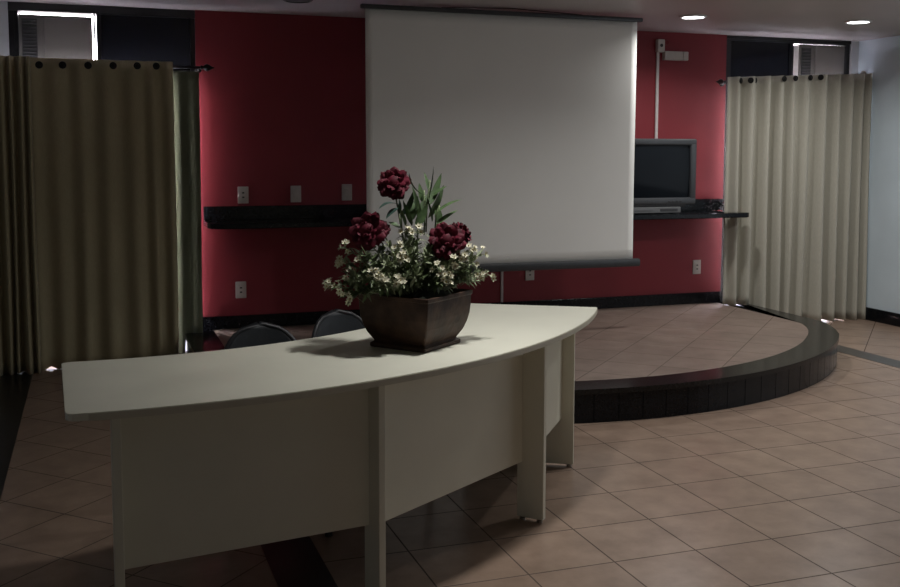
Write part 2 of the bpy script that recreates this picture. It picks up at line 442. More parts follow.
# ------------------------------------------------------------------ curtains and rods
def curtain(x0, x1, yb, ztop, zbots, folds, amp, material, label, name='curtain', grommets=None, seed=0, smoothpow=1.0, lean=0.0, parts_y=None):
    rnd = random.Random(seed)
    nx, nz = folds * 16, 26
    ph = [0]
    wid = [1 + rnd.uniform(-.35, .35) for _ in range(folds)]
    tot = sum(wid); edges = [0]
    for q in wid: edges.append(edges[-1] + q / tot)
    am = [amp * rnd.uniform(.7, 1.15) for _ in range(folds + 1)]
    def wave(u, v):
        k = min(folds - 1, next(i for i in range(folds) if u <= edges[i + 1] + 1e-9))
        t = (u - edges[k]) / (edges[k + 1] - edges[k])
        a = am[k] * (1 - t) + am[k + 1] * t
        s = math.sin(2 * PI * t)
        s = math.copysign(abs(s) ** smoothpow, s)
        return a * s * min(1, u / .09 + .25) * (0.75 + .25 * v) + amp * .25 * math.sin(5.1 * u * folds / 3 + 2.3 * v + seed) * v
    bm = bmesh.new(); grid = []
    for j in range(nz + 1):
        v = j / nz                       # 0 top, 1 bottom
        row = []
        for i in range(nx + 1):
            u = i / nx
            x = x0 + (x1 - x0) * u + lean * v * (1 - u)
            zt_ = ztop(x) if callable(ztop) else ztop
            zb = zbots(x)
            z = zt_ + (zb - zt_) * v + .006 * math.sin(u * folds * 2.1 + seed) * v
            row.append(bm.verts.new((x + .006 * math.sin(9 * u + 4 * v + seed) * v, yb + wave(u, v), z)))
        grid.append(row)
    for j in range(nz):
        for i in range(nx): bm.faces.new((grid[j][i], grid[j + 1][i], grid[j + 1][i + 1], grid[j][i + 1]))
    org = ((x0 + x1) / 2, yb, min(zbots(x0), zbots(x1)))
    root = thing(name, label, 'curtain', org)
    o = obj('curtain_fabric', bm, material, None, smooth=True, origin=org); o.parent = root; o.location = (0, 0, 0)
    s = o.modifiers.new('thick', 'SOLIDIFY'); s.thickness = .003; s.offset = 0
    bl = o.copy(); COL.objects.link(bl); bl.data = o.data.copy(); bl.name = 'light_reflector'; bl.data.materials[0] = M['reflector_back']  # added pale sheet that bounces window light onto the red wall
    bl.parent = root; bl.location = (0, .009, 0); bl['label'] = 'added pale reflector sheet on the window side'
    if grommets:
        xs, gz = grommets
        for gx in xs:
            g = bmesh.new()
            zz = gz(gx)
            u = (gx - x0) / (x1 - x0); yy = yb + wave(max(0, min(1, u)), .03)
            add_torus(g, (0, 0, 0), .019, .006, 'y', 18, 8)
            add_lathe(g, [(.018, -.002), (.018, .001)], (0, 0, 0), 18, 'y')
            go = obj('grommet', g, M['metal_black'], root, smooth=True)
            go.location = (gx - org[0], yy - org[1] - .005, zz - org[2])
            du = .004
            sl = (wave(max(0, min(1, u + du)), .03) - wave(max(0, min(1, u - du)), .03)) / (2 * du * (x1 - x0))
            go.rotation_euler = (0, 0, math.atan(sl) * .45); go.location.y -= .008
    return root

YC = 7.325
zlrod = lambda x: 2.045 + (x + .35) * .018
# left
gl = [-0.31, -0.165, -0.005, .155, .31, .435]
curtain(-0.46, 0.545, YC, lambda x: 2.092, lambda x: 0.003 + .022 * max(0, 1 - abs(x + .30) / .045), 7, .020, M['curtain_l'], 'wide olive brown curtain with ring eyelets over the left window', grommets=(gl, zlrod), seed=3)
curtain(-0.648, -0.362, YC - .075, lambda x: 2.092, lambda x: 0.002, 5, .042, M['curtain_l'], 'bunched olive curtain in tight folds at the far left edge', seed=8)
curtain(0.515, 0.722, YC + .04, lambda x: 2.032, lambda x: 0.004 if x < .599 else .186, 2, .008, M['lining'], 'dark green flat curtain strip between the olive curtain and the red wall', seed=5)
# right
zrrod = lambda x: 2.068 + (x - 5.03) * .062
gr = [5.105, 5.20, 5.275, 5.52, 5.635, 5.79, 5.915, 6.14]
curtain(5.006, 6.470, YC - .03, lambda x: 2.105 + (x - 5.03) * .045, lambda x: .193 if x < 5.275 else .004 + .02 * max(0, 1 - abs(x - 5.86) / .05) + .02 * max(0, 1 - abs(x - 6.02) / .07), 11, .066, M['curtain'], 'beige curtain in deep folds over the right window', grommets=(gr, zrrod), seed=21, smoothpow=.75)

def rod(x0, x1, z0, z1, y, label, fin_left, fin_right, brackets):
    y += .064
    root = thing('curtain_rod', label, 'curtain rod', ((x0 + x1) / 2, y, (z0 + z1) / 2))
    L = root.location
    def child(n, bm, m): 
        bmesh.ops.translate(bm, vec=-L, verts=bm.verts); return obj(n, bm, m, root, smooth=True)
    b = bmesh.new(); add_tube(b, [(x0, y, z0), (x1, y, z1)], .0095, 12); child('rod', b, M['metal_black'])
    for fx, fz, sgn, on in ((x0, z0, -1, fin_left), (x1, z1, 1, fin_right)):
        if not on: continue
        b = bmesh.new()
        add_lathe(b, [(.010, 0), (.015, .006 * 1), (.015, .014), (.009, .02), (.020, .032), (.026, .046), (.022, .062), (.010, .078), (.004, .094), (.001, .10)], (0, 0, 0), 16, 'x')
        if sgn < 0: bmesh.ops.scale(b, vec=(-1, 1, 1), verts=b.verts)
        bmesh.ops.translate(b, vec=(fx, y, fz), verts=b.verts)
        child('finial', b, M['metal_black'])
    for bx in brackets:
        t = (bx - x0) / (x1 - x0); z = z0 + (z1 - z0) * t
        b = bmesh.new()
        add_tube(b, [(bx, y, z - .013), (bx, YW - .002, z - .013)], .006, 8)
        add_lathe(b, [(.022, YW - .008), (.022, YW - .001)], (bx, 0, z - .013), 14, 'y')
        child('bracket', b, M['metal_black'])
    return root, child
rod(-0.64, 0.735, zlrod(-.64), zlrod(.735), YC, 'black curtain rod with pointed finial over the left window', False, True, [.729])
r_, ch = rod(5.045, 6.478, zrrod(5.045), zrrod(6.478) + .012, YC, 'black curtain rod reaching from the red wall to the right wall', True, False, [5.06])
b = bmesh.new(); add_lathe(b, [(.034, 6.462), (.034, 6.470), (.026, 6.479)], (0, YC + .064, zrrod(6.478) + .012), 18, 'x'); o = ch('wall_cup', b, M['metal_grey']); o['label'] = 'brass coloured wall cup'

# ------------------------------------------------------------------ counter on the red wall
root = thing('wall_counter', 'long black granite counter fixed along the red wall', 'counter', (2.9, 7.3, 0))
bm = bmesh.new()
cx0, cx1 = .748, 5.085
yf = 7.10
poly = [(cx0, YW - .002), (cx0, yf + .10), (cx0 + .015, yf + .05), (cx0 + .05, yf + .015), (cx0 + .10, yf)]
poly += [(5.06, yf), (5.10, yf + .008), (5.128, yf + .03), (5.138, yf + .06), (5.135, yf + .095), (5.115, yf + .125), (5.07, yf + .14), (5.0, yf + .16), (5.0, YW - .002)]
add_prism(bm, poly, .945, .985, .006)
L = Vector(root.location)
def lc(n, bm, m, rt, **k):
    bmesh.ops.translate(bm, vec=-Vector(rt.location), verts=bm.verts); return obj(n, bm, m, rt, **k)
lc('counter_top', bm, M['granite'], root)
lc('backsplash', B(((cx0, YW - .022, .9855), (5.095, YW - .001, 1.085)), bev=.003), M['granite'], root)

# ------------------------------------------------------------------ wall plates, conduit
def plate(x, z, kind, label, wdt=.078, hgt=.122):
    root = thing('wall_outlet' if kind == 'outlet' else 'wall_switch', label, 'outlet' if kind == 'outlet' else 'switch', (x, YW, z), group='wall plates on the red wall')
    b = bmesh.new(); add_box(b, (-wdt / 2, -.010, -hgt / 2), (wdt / 2, -.0005, hgt / 2), .004)
    obj('cover_plate', b, M['plate'], root)
    if kind == 'outlet':
        b = bmesh.new(); add_box(b, (-.020, -.0125, -.034), (.020, -.009, .034), .003); obj('socket', b, M['plate'], root)
        for zz in (-.016, .016):
            b = bmesh.new(); add_box(b, (-.008, -.0135, zz - .005), (.008, -.0122, zz + .005)); obj('socket_hole', b, M['rubber'], root)
    else:
        b = bmesh.new(); add_box(b, (-.018, -.016, -.03), (.018, -.009, .03), .004); obj('rocker', b, M['plate'], root)
    return root
plate(1.030, 1.164, 'outlet', 'cream wall plate above the black counter, nearest the left curtain')
plate(1.415, 1.167, 'switch', 'cream wall plate above the black counter, middle of three')
plate(1.800, 1.175, 'switch', 'cream wall plate above the black counter, next to the projection screen')
plate(1.004, .472, 'outlet', 'cream outlet low on the red wall under the left counter')
plate(3.301, .512, 'outlet', 'cream outlet peeking out below the projection screen')
plate(4.855, .504, 'outlet', 'cream outlet low on the red wall below the television')

root = thing('cable_conduit', 'white conduit with square box running down the wall to the television', 'conduit', (4.432, YW, 1.10))
b = bmesh.new(); add_box(b, (-.013, -.016, 0), (.013, -.001, 1.20), .004); obj('conduit', b, M['conduit'], root)
b = bmesh.new(); add_box(b, (-.020, -.045, 1.2005), (.045, -.001, 1.305), .005); obj('junction_box', b, M['plate'], root)
b = bmesh.new(); add_lathe(b, [(.014, -.048), (.014, -.044)], (.012, 0, 1.255), 14, 'y'); obj('box_screw', b, M['ac_dark'], root)
b = bmesh.new(); add_torus(b, (.088, -.006, 1.285), .020, .0035, 'y', 16, 6)
add_tube(b, [(.045, -.01, 1.262), (.07, -.008, 1.262), (.088, -.006, 1.266)], .003, 6)
o = obj('cable_loop', b, mat('red_cable', (0.22, .03, .03), .5), root, smooth=True); o['label'] = 'thin red cable loop'
root = thing('wall_light_box', 'small grey rectangular box on the red wall beside the conduit top', 'box', (4.588, YW, 2.275))
b = bmesh.new(); add_box(b, (-.112, -.05, -.036), (.06, -.001, .036), .005); obj('housing', b, M['plate'], root)
b = bmesh.new(); add_box(b, (.0625, -.05, -.036), (.112, -.001, .036), .005); obj('end_cover', b, M['plate'], root)
root = thing('wall_conduit', 'thin white conduit on the red wall under the projection screen', 'conduit', (3.059, YW, .286))
b = bmesh.new(); add_box(b, (-.011, -.014, 0), (.011, -.001, .655), .004); obj('conduit', b, M['conduit'], root)
b = bmesh.new(); add_box(b, (-.014, -.017, .30), (.014, -.0005, .33), .003); obj('clip', b, M['conduit'], root)

# ------------------------------------------------------------------ television and player
root = thing('video_player', 'flat silver video player under the television', 'video player', (4.22, 7.12, .985))
b = bmesh.new(); add_box(b, (-.25, 0, .010), (.25, .30, .058), .005); obj('case', b, M['silver'], root)
b = bmesh.new(); add_box(b, (.06, -.003, .024), (.22, .002, .045), .002); obj('display_panel', b, M['tv_dark'], root)
b = bmesh.new(); add_box(b, (-.20, -.003, .03), (.0, .002, .046), .002); obj('disc_tray', b, M['silver'], root)
for xx in (-.2, .2):
    for yy in (.05, .25):
        b = bmesh.new(); add_lathe(b, [(.012, .0), (.012, .0105)], (xx, yy, 0), 12); obj('foot', b, M['rubber'], root)
root = thing('television', 'grey box television with dark screen beside the projection screen', 'television', (4.25, 7.13, 1.043))
W2 = .358
b = bmesh.new()
# tapering housing behind the bezel
fr = [(-W2 + .01, .03, .03), (W2 - .01, .03, .03), (W2 - .01, .03, .535), (-W2 + .01, .03, .535)]
bk = [(-.20, .31, .06), (.20, .31, .06), (.20, .31, .42), (-.20, .31, .42)]
va = [b.verts.new(p) for p in fr]; vb = [b.verts.new(p) for p in bk]
b.faces.new(va); b.faces.new(list(reversed(vb)))
for i in range(4): b.faces.new((va[i], va[(i + 1) % 4], vb[(i + 1) % 4], vb[i]))
obj('housing', b, M['tv_dark'], root)
b = bmesh.new()
add_box(b, (-W2, -.012, .495), (W2, .035, .545), .012)
add_box(b, (-W2, -.012, .02), (W2, .035, .075), .012)
add_box(b, (-W2, -.012, .06), (-W2 + .055, .035, .51), .012); add_box(b, (W2 - .055, -.012, .06), (W2, .035, .51), .012)
obj('bezel', b, M['tv'], root, smooth='angle')
b = bmesh.new()
n = 14; gr_ = []
for j in range(n + 1):
    row = []
    for i in range(n + 1):
        x = (i / n - .5) * 2; z = (j / n - .5) * 2
        row.append(b.verts.new((x * (W2 - .048), -.004 + .018 * (x * x + z * z) * .5, .2875 + z * .218)))
    gr_.append(row)
for j in range(n):
    for i in range(n): b.faces.new((gr_[j][i], gr_[j][i + 1], gr_[j + 1][i + 1], gr_[j + 1][i]))
obj('picture_tube', b, M['tube'], root, smooth=True)
b = bmesh.new(); add_box(b, (-.27, .0, 0.0005), (.27, .25, .03), .006); obj('base', b, M['tv_dark'], root)
b = bmesh.new()
for k in range(4): add_box(b, (.10 + .035 * k, -.0165, .040), (.122 + .035 * k, -.011, .050), .002)
obj('buttons', b, M['tv_dark'], root)

# ------------------------------------------------------------------ projection screen
SY = 6.60
root = thing('projection_screen', 'large white pull-down projection screen hanging before the red wall', 'screen', (2.75, SY, .66))
L = Vector(root.location)
b = bmesh.new(); nx, nz = 40, 24; g_ = []
for j in range(nz + 1):
    row = []
    for i in range(nx + 1):
        u, v = i / nx, j / nz
        xa = 1.722 + .006 * (1 - v); xb = 3.745
        x = xa + (xb - xa) * u
        rip = .010 * math.sin(2.2 * PI * (u - .25 * v) + .6) * (u ** 2) * math.sin(PI * min(1, v * .9 + .05))
        row.append(b.verts.new((x, SY + rip, .70 + (2.418 - .70) * v)))
    g_.append(row)
for j in range(nz):
    for i in range(nx): b.faces.new((g_[j][i], g_[j][i + 1], g_[j + 1][i + 1], g_[j + 1][i]))
o = lc('screen_fabric', b, M['screen'], root, smooth=True)
s_ = o.modifiers.new('thick', 'SOLIDIFY'); s_.thickness = .002
b = bmesh.new(); add_box(b, (1.69, SY - .018, 2.417), (3.785, SY + .018, 2.447), .008); o = lc('top_bar', b, M['screen_bar'], root, smooth='angle')
b = bmesh.new(); add_box(b, (1.69, SY - .022, .643), (3.80, SY + .022, .700), .012); o = lc('bottom_bar', b, M['screen_bar'], root, smooth='angle')
b = bmesh.new()
add_tube(b, [(2.25, SY, 2.448), (2.50, SY, 2.458), (2.75, SY, 2.467), (3.0, SY, 2.458), (3.3, SY, 2.448)], .003, 6)
lc('hanging_wire', b, M['metal_black'], root, smooth=True)

# ------------------------------------------------------------------ ceiling downlights
def downlight(x, y, on, label, watts=LAMP_W, spread=150):
    root = thing('ceiling_downlight', label, 'ceiling light', (x, y, ZC), group='round ceiling downlights')
    b = bmesh.new()
    add_lathe(b, [(.098, -.001), (.098, -.006), (.088, -.012), (.080, -.012), (.078, -.004), (.078, -.001)], (0, 0, 0), 32)
    obj('ring', b, M['trim'] if on else M['lens_off'], root, smooth='angle')
    b = bmesh.new(); add_lathe(b, [(.077, -.002), (.077, -.006)], (0, 0, 0), 32)
    obj('lens', b, M['lens_on'] if on else M['lens_off'], root)
    if on:
        d = bpy.data.lights.new('downlight_glow', 'AREA'); d.shape = 'DISK'; d.size = .15; d.energy = watts; d.color = (1.0, .975, .945); d.spread = math.radians(spread)
        lo = bpy.data.objects.new('downlight_glow', d); COL.objects.link(lo); lo.parent = root; lo.location = (0, 0, -.014)
    return root
downlight(4.165, 6.53, True, 'lit round downlight in the ceiling nearer the projection screen', 11)
downlight(5.485, 6.34, True, 'lit round downlight in the ceiling nearer the right wall', 11)
downlight(1.30, 6.72, False, 'unlit dark round downlight in the ceiling above the red wall')
for x, y in ((5.5, 4.3), (4.1, 4.4), (2.9, 4.45)):  # added lamps out of view, assumed from how the room is lit
    downlight(x, y, True, 'assumed lit round downlight in the ceiling nearer the viewer, unseen above the frame')
downlight(1.45, 3.35, True, 'assumed lit round downlight, unseen, in the ceiling above the curved desk', 8.3, 112)  # unseen lamp added to brighten the tabletop, its position assumed

# ------------------------------------------------------------------ desk
DC = Vector((0, 5.5))
HT, TH = .762, .023
def pol(a, r): return (DC.x + r * math.cos(math.radians(a)), DC.y + r * math.sin(math.radians(a)))
A0, A1, RO, RI = -92.0, -30.1, 2.555, 1.815
A0I = -93.7
root = thing('curved_desk', 'cream laminate curved desk holding the flower arrangement', 'desk', (0.9, 3.4, 0))
def desk_poly(ro, ri, a0, a1, cr=.035, n=48):
    ai = A0I
    P = []
    da_o = math.degrees(cr / ro); da_i = math.degrees(cr / ri)
    # outer arc from a0 to a1
    corner = lambda c, p, q: [Vector(p) * (1 - t) ** 2 + Vector(c) * 2 * t * (1 - t) + Vector(q) * t * t for t in (0, .25, .5, .75)]
    P += corner(pol(a0, ro), pol(a0, ro - cr), pol(a0 + da_o, ro))
    P += [Vector(pol(a0 + da_o + (a1 - a0 - 2 * da_o * .55) * i / n, ro)) for i in range(n)]
    P += corner(pol(a1, ro), pol(a1 - da_o * .1, ro), pol(a1, ro - cr * .25))
    P += [Vector(pol(a1, ro - cr * .25)), Vector(pol(a1, ri))]
    P += [Vector(pol(a1 + (ai + da_i - a1) * i / n, ri)) for i in range(1, n)]
    P += corner(pol(ai, ri), pol(ai + da_i, ri), pol(ai + .05, ri + cr))
    return [(p.x, p.y) for p in P]
bm = bmesh.new(); add_prism(bm, desk_poly(RO, RI, A0, A1), HT - TH + .0015, HT, .002)
lc('tabletop', bm, M['laminate'], root)
b = bmesh.new()
n = 60
ro, th0, th1 = RO + .0015, HT - TH, HT - .003
prev = None
for i in range(n + 1):
    a = A0 + 1.4 + (A1 - A0 - 1.6) * i / n
    r0 = RO - .004
    c = [b.verts.new((*pol(a, r0), th0)), b.verts.new((*pol(a, ro), th0)), b.verts.new((*pol(a, ro), th1)), b.verts.new((*pol(a, r0), th1))]
    if prev:
        for k in range(4): b.faces.new((prev[k], prev[(k + 1) % 4], c[(k + 1) % 4], c[k]))
    else: b.faces.new(c)
    prev = c
b.faces.new(prev)
lc('edge_band', b, M['band'], root)
def radial_slab(a, r0, r1, z0, z1, t):
    b = bmesh.new(); add_box(b, (r0, -t / 2, z0), (r1, t / 2, z1), .0025)
    bmesh.ops.rotate(b, cent=(0, 0, 0), matrix=Matrix.Rotation(math.radians(a), 3, 'Z'), verts=b.verts)
    bmesh.ops.translate(b, vec=(DC.x, DC.y, 0), verts=b.verts)
    return b
LT = .027
LEGS = ((-88.95, 2.425, 2.515), (-69.75, 2.43, 2.515), (-48.2, 2.40, 2.515), (-30.6, 1.93, 2.455))
PANR = (2.43, 2.462, 2.424, 2.40)
for a, r0, r1 in LEGS:
    lg = lc('leg', radial_slab(a, r0, r1, .014, HT - TH, LT), M['laminate'], root)
    for rr in (r0 + .02, r1 - .02):
        g = bmesh.new(); add_lathe(g, [(.012, .0), (.012, .008), (.006, .0135)], (*pol(a, rr), 0), 12)
        bmesh.ops.translate(g, vec=-Vector(root.location), verts=g.verts)
        obj('glide', g, M['metal_grey'], lg, smooth='angle')
for k in range(3):
    a0, a1 = LEGS[k][0], LEGS[k + 1][0]
    p = Vector(pol(a0, PANR[k])); q = Vector(pol(a1, PANR[k + 1])); d = (q - p).normalized(); nr = Vector((-d.y, d.x)) * .018
    p = p + d * (LT / 2 + .001); q = q - d * (LT / 2 + .001)
    b = bmesh.new(); add_prism(b, [tuple(p), tuple(q), tuple(q + nr), tuple(p + nr)], .25 - .008 * k, HT - TH, .0015)
    lc('modesty_panel', b, M['laminate'], root)

# ------------------------------------------------------------------ chairs
def make_chair(loc, rz, label):
    root = thing('chair', label, 'chair', loc, rz, group='dark chairs behind the desk')
    # local: seat faces -y (towards the desk), back at +y
    b = bmesh.new(); n, m = 14, 10; g = []
    for j in range(m + 1):
        row = []
        for i in range(n + 1):
            u = (i / n - .5) * 2; v = j / m
            row.append(b.verts.new((u * .20 * (1 - .1 * (1 - v)), -.20 + .40 * (1 - v), .44 - .012 * (1 - u * u) + .01 * v)))
        g.append(row)
    for j in range(m):
        for i in range(n): b.faces.new((g[j][i], g[j][i + 1], g[j + 1][i + 1], g[j + 1][i]))
    o = obj('seat', b, M['chair'], root, smooth=True); s = o.modifiers.new('t', 'SOLIDIFY'); s.thickness = .022; s.offset = -1
    # round-topped backrest
    b = bmesh.new(); m = 14; g = []
    zb0, zb1 = .50, .765
    prof = []
    for j in range(m + 1):
        v = j / m; z = zb0 + (zb1 - zb0) * v
        hw = .155 * math.sqrt(max(0.0, 1 - max(0, (v - .42) / .58) ** 2.2)) * (.88 + .12 * min(1, v / .42))
        hw = max(hw, .012)
        row = []
        for i in range(n + 1):
            u = (i / n - .5) * 2
            row.append(b.verts.new((u * hw, .205 + .05 * v - .03 * (u * hw / .165) ** 2, z)))
        g.append(row); prof.append((hw, .205 + .05 * v - .03 * (hw / .165) ** 2, z))
    for j in range(m):
        for i in range(n): b.faces.new((g[j][i], g[j][i + 1], g[j + 1][i + 1], g[j + 1][i]))
    bk = obj('backrest', b, M['chair'], root, smooth=True); s = bk.modifiers.new('t', 'SOLIDIFY'); s.thickness = .018; s.offset = 0
    b = bmesh.new()
    add_tube(b, [(x, y, z) for x, y, z in prof] + [(0, prof[-1][1], zb1 + .002)] + [(-x, y, z) for x, y, z in reversed(prof)], .0115, 8)
    obj('rim', b, M['chair_rim'], bk, smooth=True)
    for sx in (-1, 1):
        b = bmesh.new(); add_tube(b, [(sx * .165, -.165, .428), (sx * .185, -.195, .012)], .011, 10); obj('leg', b, M['metal_black'], root, smooth=True)
        b = bmesh.new(); add_tube(b, [(sx * .19, .255, .012), (sx * .165, .19, .43), (sx * .158, .205, .56)], .011, 10); obj('leg', b, M['metal_black'], root, smooth=True)
    for sx in (-1, 1):
        for yy, xx in ((-.195, .185), (.255, .19)):
            b = bmesh.new(); add_lathe(b, [(.015, 0), (.015, .02)], (sx * xx, yy, 0), 12); obj('foot_cap', b, M['rubber'], root)
    return root
c0 = make_chair((.645, 3.97, 0), 0.0, 'dark grey round-backed chair behind the desk, left of the flower pot')
dup(c0, (1.115, 4.22, 0), math.radians(22), 'dark grey round-backed chair half hidden behind the flower pot')

# ------------------------------------------------------------------ flower arrangement
PC = Vector((1.132, 3.612)); PZ0 = HT
root = thing('flower_arrangement', 'artificial red and white flowers in a square dark bowl on the desk', 'flower arrangement', (PC.x, PC.y, PZ0), math.radians(38.6))
RZI = Matrix.Rotation(-math.radians(38.6), 3, 'Z')
def loc_of(p): return RZI @ (Vector(p) - Vector((PC.x, PC.y, PZ0)))
# planter
b = bmesh.new()
prof = [(.121, 0), (.124, .004), (.124, .014), (.117, .018), (.112, .022), (.117, .030), (.131, .052), (.142, .080), (.149, .11), (.152, .14), (.153, .172), (.157, .176), (.157, .187), (.151, .189), (.146, .184), (.142, .165)]
rings = []
for h, z in [(h_, z_ * 1.07) for h_, z_ in prof]:
    c_ = .004
    ring = []
    for sx, sy in ((1, 1), (-1, 1), (-1, -1), (1, -1)):
        if sx * sy > 0: q = [(sx * h, sy * (h - c_)), (sx * (h - c_), sy * h)]
        else: q = [(sx * (h - c_), sy * h), (sx * h, sy * (h - c_))]
        ring += [b.verts.new((x, y, z)) for x, y in q]
    rings.append(ring)
for r0, r1 in zip(rings, rings[1:]):
    for k in range(8): b.faces.new((r0[k], r0[(k + 1) % 8], r1[(k + 1) % 8], r1[k]))
b.faces.new(list(reversed(rings[0])))
b.faces.new(rings[-1])
planter = obj('planter', b, M['pot'], root)
b = bmesh.new(); n = 12; g = []
for j in range(n + 1):
    row = []
    for i in range(n + 1):
        x = (i / n - .5) * .28; y = (j / n - .5) * .28
        rr = 1 - max(abs(x), abs(y)) / .14
        row.append(b.verts.new((x, y, .166 + .05 * min(1, rr * 1.6) + random.uniform(-.004, .004))))
    g.append(row)
for j in range(n):
    for i in range(n): b.faces.new((g[j][i], g[j][i + 1], g[j + 1][i + 1], g[j + 1][i]))
obj('moss', b, M['moss'], root, smooth=True)

CAMP = Vector((0, 0, CAM_H))
def unproj(px, py, dy):
    """room point on the sight line of a photo feature at the planter's distance plus dy"""
    v = Vector(((px - 450) / 1018.85, -(py - 239.71) / 1018.85, 1))
    d = Vector(rows[0]) * v.x + Vector(rows[1]) * v.y + Vector(rows[2]) * v.z
    return CAMP + d * ((PC.y + dy) / d.y)

def add_petal(bm, origin, axis, side, length, width, cup, ruff, rnd, mi=0, nl=5, nw=4):
    axis = axis.normalized(); side = (side - axis * side.dot(axis)).normalized(); nrm = axis.cross(side)
    rows_ = []
    p1, p2 = rnd.uniform(0, 6), rnd.uniform(0, 6)
    for j in range(nl + 1):
        v = j / nl; wd = width * (math.sin(PI * min(1, .18 + v * .70)) ** .7)
        r = []
        for i in range(nw + 1):
            u = (i / nw - .5) * 2
            off = cup * length * (v * v * .9 - .15) + cup * .5 * length * u * u * (1 - v * .3) + ruff * length * v * v * math.sin(u * 5 + p1 + v * 3)
            l = length * v * (1 + ruff * .5 * math.sin(u * 7 + p2)) - length * .12 * u * u * v
            r.append(bm.verts.new(origin + axis * l + side * (u * wd * .5) + nrm * off))
        rows_.append(r)
    for j in range(nl):
        for i in range(nw):
            f = bm.faces.new((rows_[j][i], rows_[j][i + 1], rows_[j + 1][i + 1], rows_[j + 1][i])); f.material_index = mi; f.smooth = True

def bloom(px, py, dy, rad_px, face, seed, label=None):
    rnd = random.Random(seed)
    P = unproj(px, py, dy); c = loc_of(P)
    R_ = rad_px / 259.0 * (PC.y + dy) / PC.y
    f = (RZI @ Vector(face)).normalized()
    t1 = f.orthogonal().normalized(); t2 = f.cross(t1)
    bm = bmesh.new()
    bmesh.ops.create_icosphere(bm, subdivisions=2, radius=R_ * .52, matrix=Matrix.Translation(c - f * R_ * .12))
    layers = [(9, 1.72, 1.0, .86), (9, 1.35, .97, .80), (8, 1.0, .90, .72), (7, .70, .82, .60), (6, .42, .74, .48), (4, .18, .68, .36)]
    for li, (cnt, tilt, ln, wd) in enumerate(layers):
        for k in range(cnt):
            a = 2 * PI * (k + rnd.uniform(-.2, .2)) / cnt + li * .5
            rad = t1 * math.cos(a) + t2 * math.sin(a); tang = -t1 * math.sin(a) + t2 * math.cos(a)
            tl = tilt + rnd.uniform(-.14, .14)
            ax = f * math.cos(tl) + rad * math.sin(tl)
            add_petal(bm, c - f * R_ * .22 + rad * R_ * .10, ax, tang, R_ * ln * rnd.uniform(.9, 1.06), R_ * wd * rnd.uniform(.95, 1.15), -.22, .07, rnd)
    o = obj('red_flower', bm, M['petal'], root)
    for p in o.data.polygons: p.use_smooth = True
    if label: o['label'] = label
    return c, f, R_

CV = Vector((-.3, -.95, .1))
blooms = []
blooms.append(bloom(394, 181.5, .00, 15.5, (-.25, -.85, .45), 1, 'tallest dark red flower'))
blooms.append(bloom(366, 229.5, -.05, 17.8, (-.55, -.75, .35), 2, 'dark red flower at left'))
blooms.append(bloom(447.5, 240, -.10, 17.6, (-.2, -.92, .3), 3, 'open dark red flower at right'))
blooms.append(bloom(464, 232, -.02, 13, (.75, -.3, .5), 4, 'dark red flower behind the right one'))
blooms.append(bloom(385, 227, -.04, 7.5, (.4, -.6, .5), 5, 'small dark red bud'))
for c, f, R_ in blooms:
    b = bmesh.new(); base = Vector((c.x * .25, c.y * .25, .20))
    s0 = c - f * R_ * .6
    add_tube(b, [base, base.lerp(s0, .5) + Vector((0, 0, .02)), s0 - Vector((0, 0, .005))], [.004, .0035, .003], 6)
    obj('flower_stem', b, M['stem'], root, smooth=True)

def add_leaf(bm, p0, p1, wd, droop, rnd, nl=7):
    p0, p1 = Vector(p0), Vector(p1); ax = p1 - p0; Ln = ax.length; ax.normalize()
    side = ax.cross(Vector((rnd.uniform(-.4, .4), rnd.uniform(-.6, -.1), .9))).normalized()
    if side.length < .1: side = ax.orthogonal().normalized()
    nrm = side.cross(ax)
    rows_ = []
    for j in range(nl + 1):
        v = j / nl; w_ = wd * (math.sin(PI * (v ** .75)) ** .8 if 0 < v < 1 else 0.02)
        cpt = p0 + ax * (Ln * v) + nrm * (droop * Ln * 4 * v * (1 - v))
        rows_.append([bm.verts.new(cpt - side * w_ * .5 + nrm * w_ * .12), bm.verts.new(cpt), bm.verts.new(cpt + side * w_ * .5 + nrm * w_ * .12)])
    for a, c in zip(rows_, rows_[1:]):
        for i in range(2): bm.faces.new((a[i], a[i + 1], c[i + 1], c[i])).smooth = True

# long pointed leaves (base px, tip px, width m, droop)
rnd = random.Random(5)
LV = [((424, 210), (433.5, 166), .020, .03), ((430, 205), (441.5, 173), .018, -.05), ((428, 218), (443.5, 185), .022, .05), ((436, 214), (462, 199.5), .026, .06),
      ((424, 195), (409, 172.5), .016, -.16), ((432, 222), (426, 196), .020, .02), ((420, 225), (412, 186), .018, .04), ((412, 226), (403, 200), .020, -.03),
      ((410, 222), (418, 196), .022, .05), ((436, 226), (458, 210), .024, .03), ((426, 228), (418, 205), .020, 0), ((405, 226), (398, 206), .020, .04),
      ((428, 190), (424, 172), .013, .03), ((433, 196), (447, 186), .014, .04), ((404, 214), (414, 190), .018, .05), ((440, 226), (436, 203), .020, .03),
      ((416, 228), (428, 204), .022, -.04), ((400, 228), (388, 222), .020, .03), ((420, 212), (433, 190), .020, .04), ((422, 202), (419, 183), .014, .03)]
for (b0, b1, wd, dr) in LV:
    dy = rnd.uniform(-.04, .05)
    bm = bmesh.new(); add_leaf(bm, loc_of(unproj(*b0, dy)), loc_of(unproj(*b1, dy + rnd.uniform(-.05, .03))), wd * 1.5, dr, rnd)
    obj('leaf', bm, M['leaf'], root)
for (b0, b1, wd, dr) in [((397, 204), (378.5, 209.5), .030, .14), ((398, 208), (386, 219), .026, .08), ((399, 214), (399, 199), .018, .05), ((402, 218), (408, 205), .022, .05)]:
    bm = bmesh.new(); add_leaf(bm, loc_of(unproj(*b0, -.03)), loc_of(unproj(*b1, -.05)), wd, dr, rnd)
    o = obj('leaf', bm, M['leaf_d'], root); o['label'] = 'dark blue green leaf'
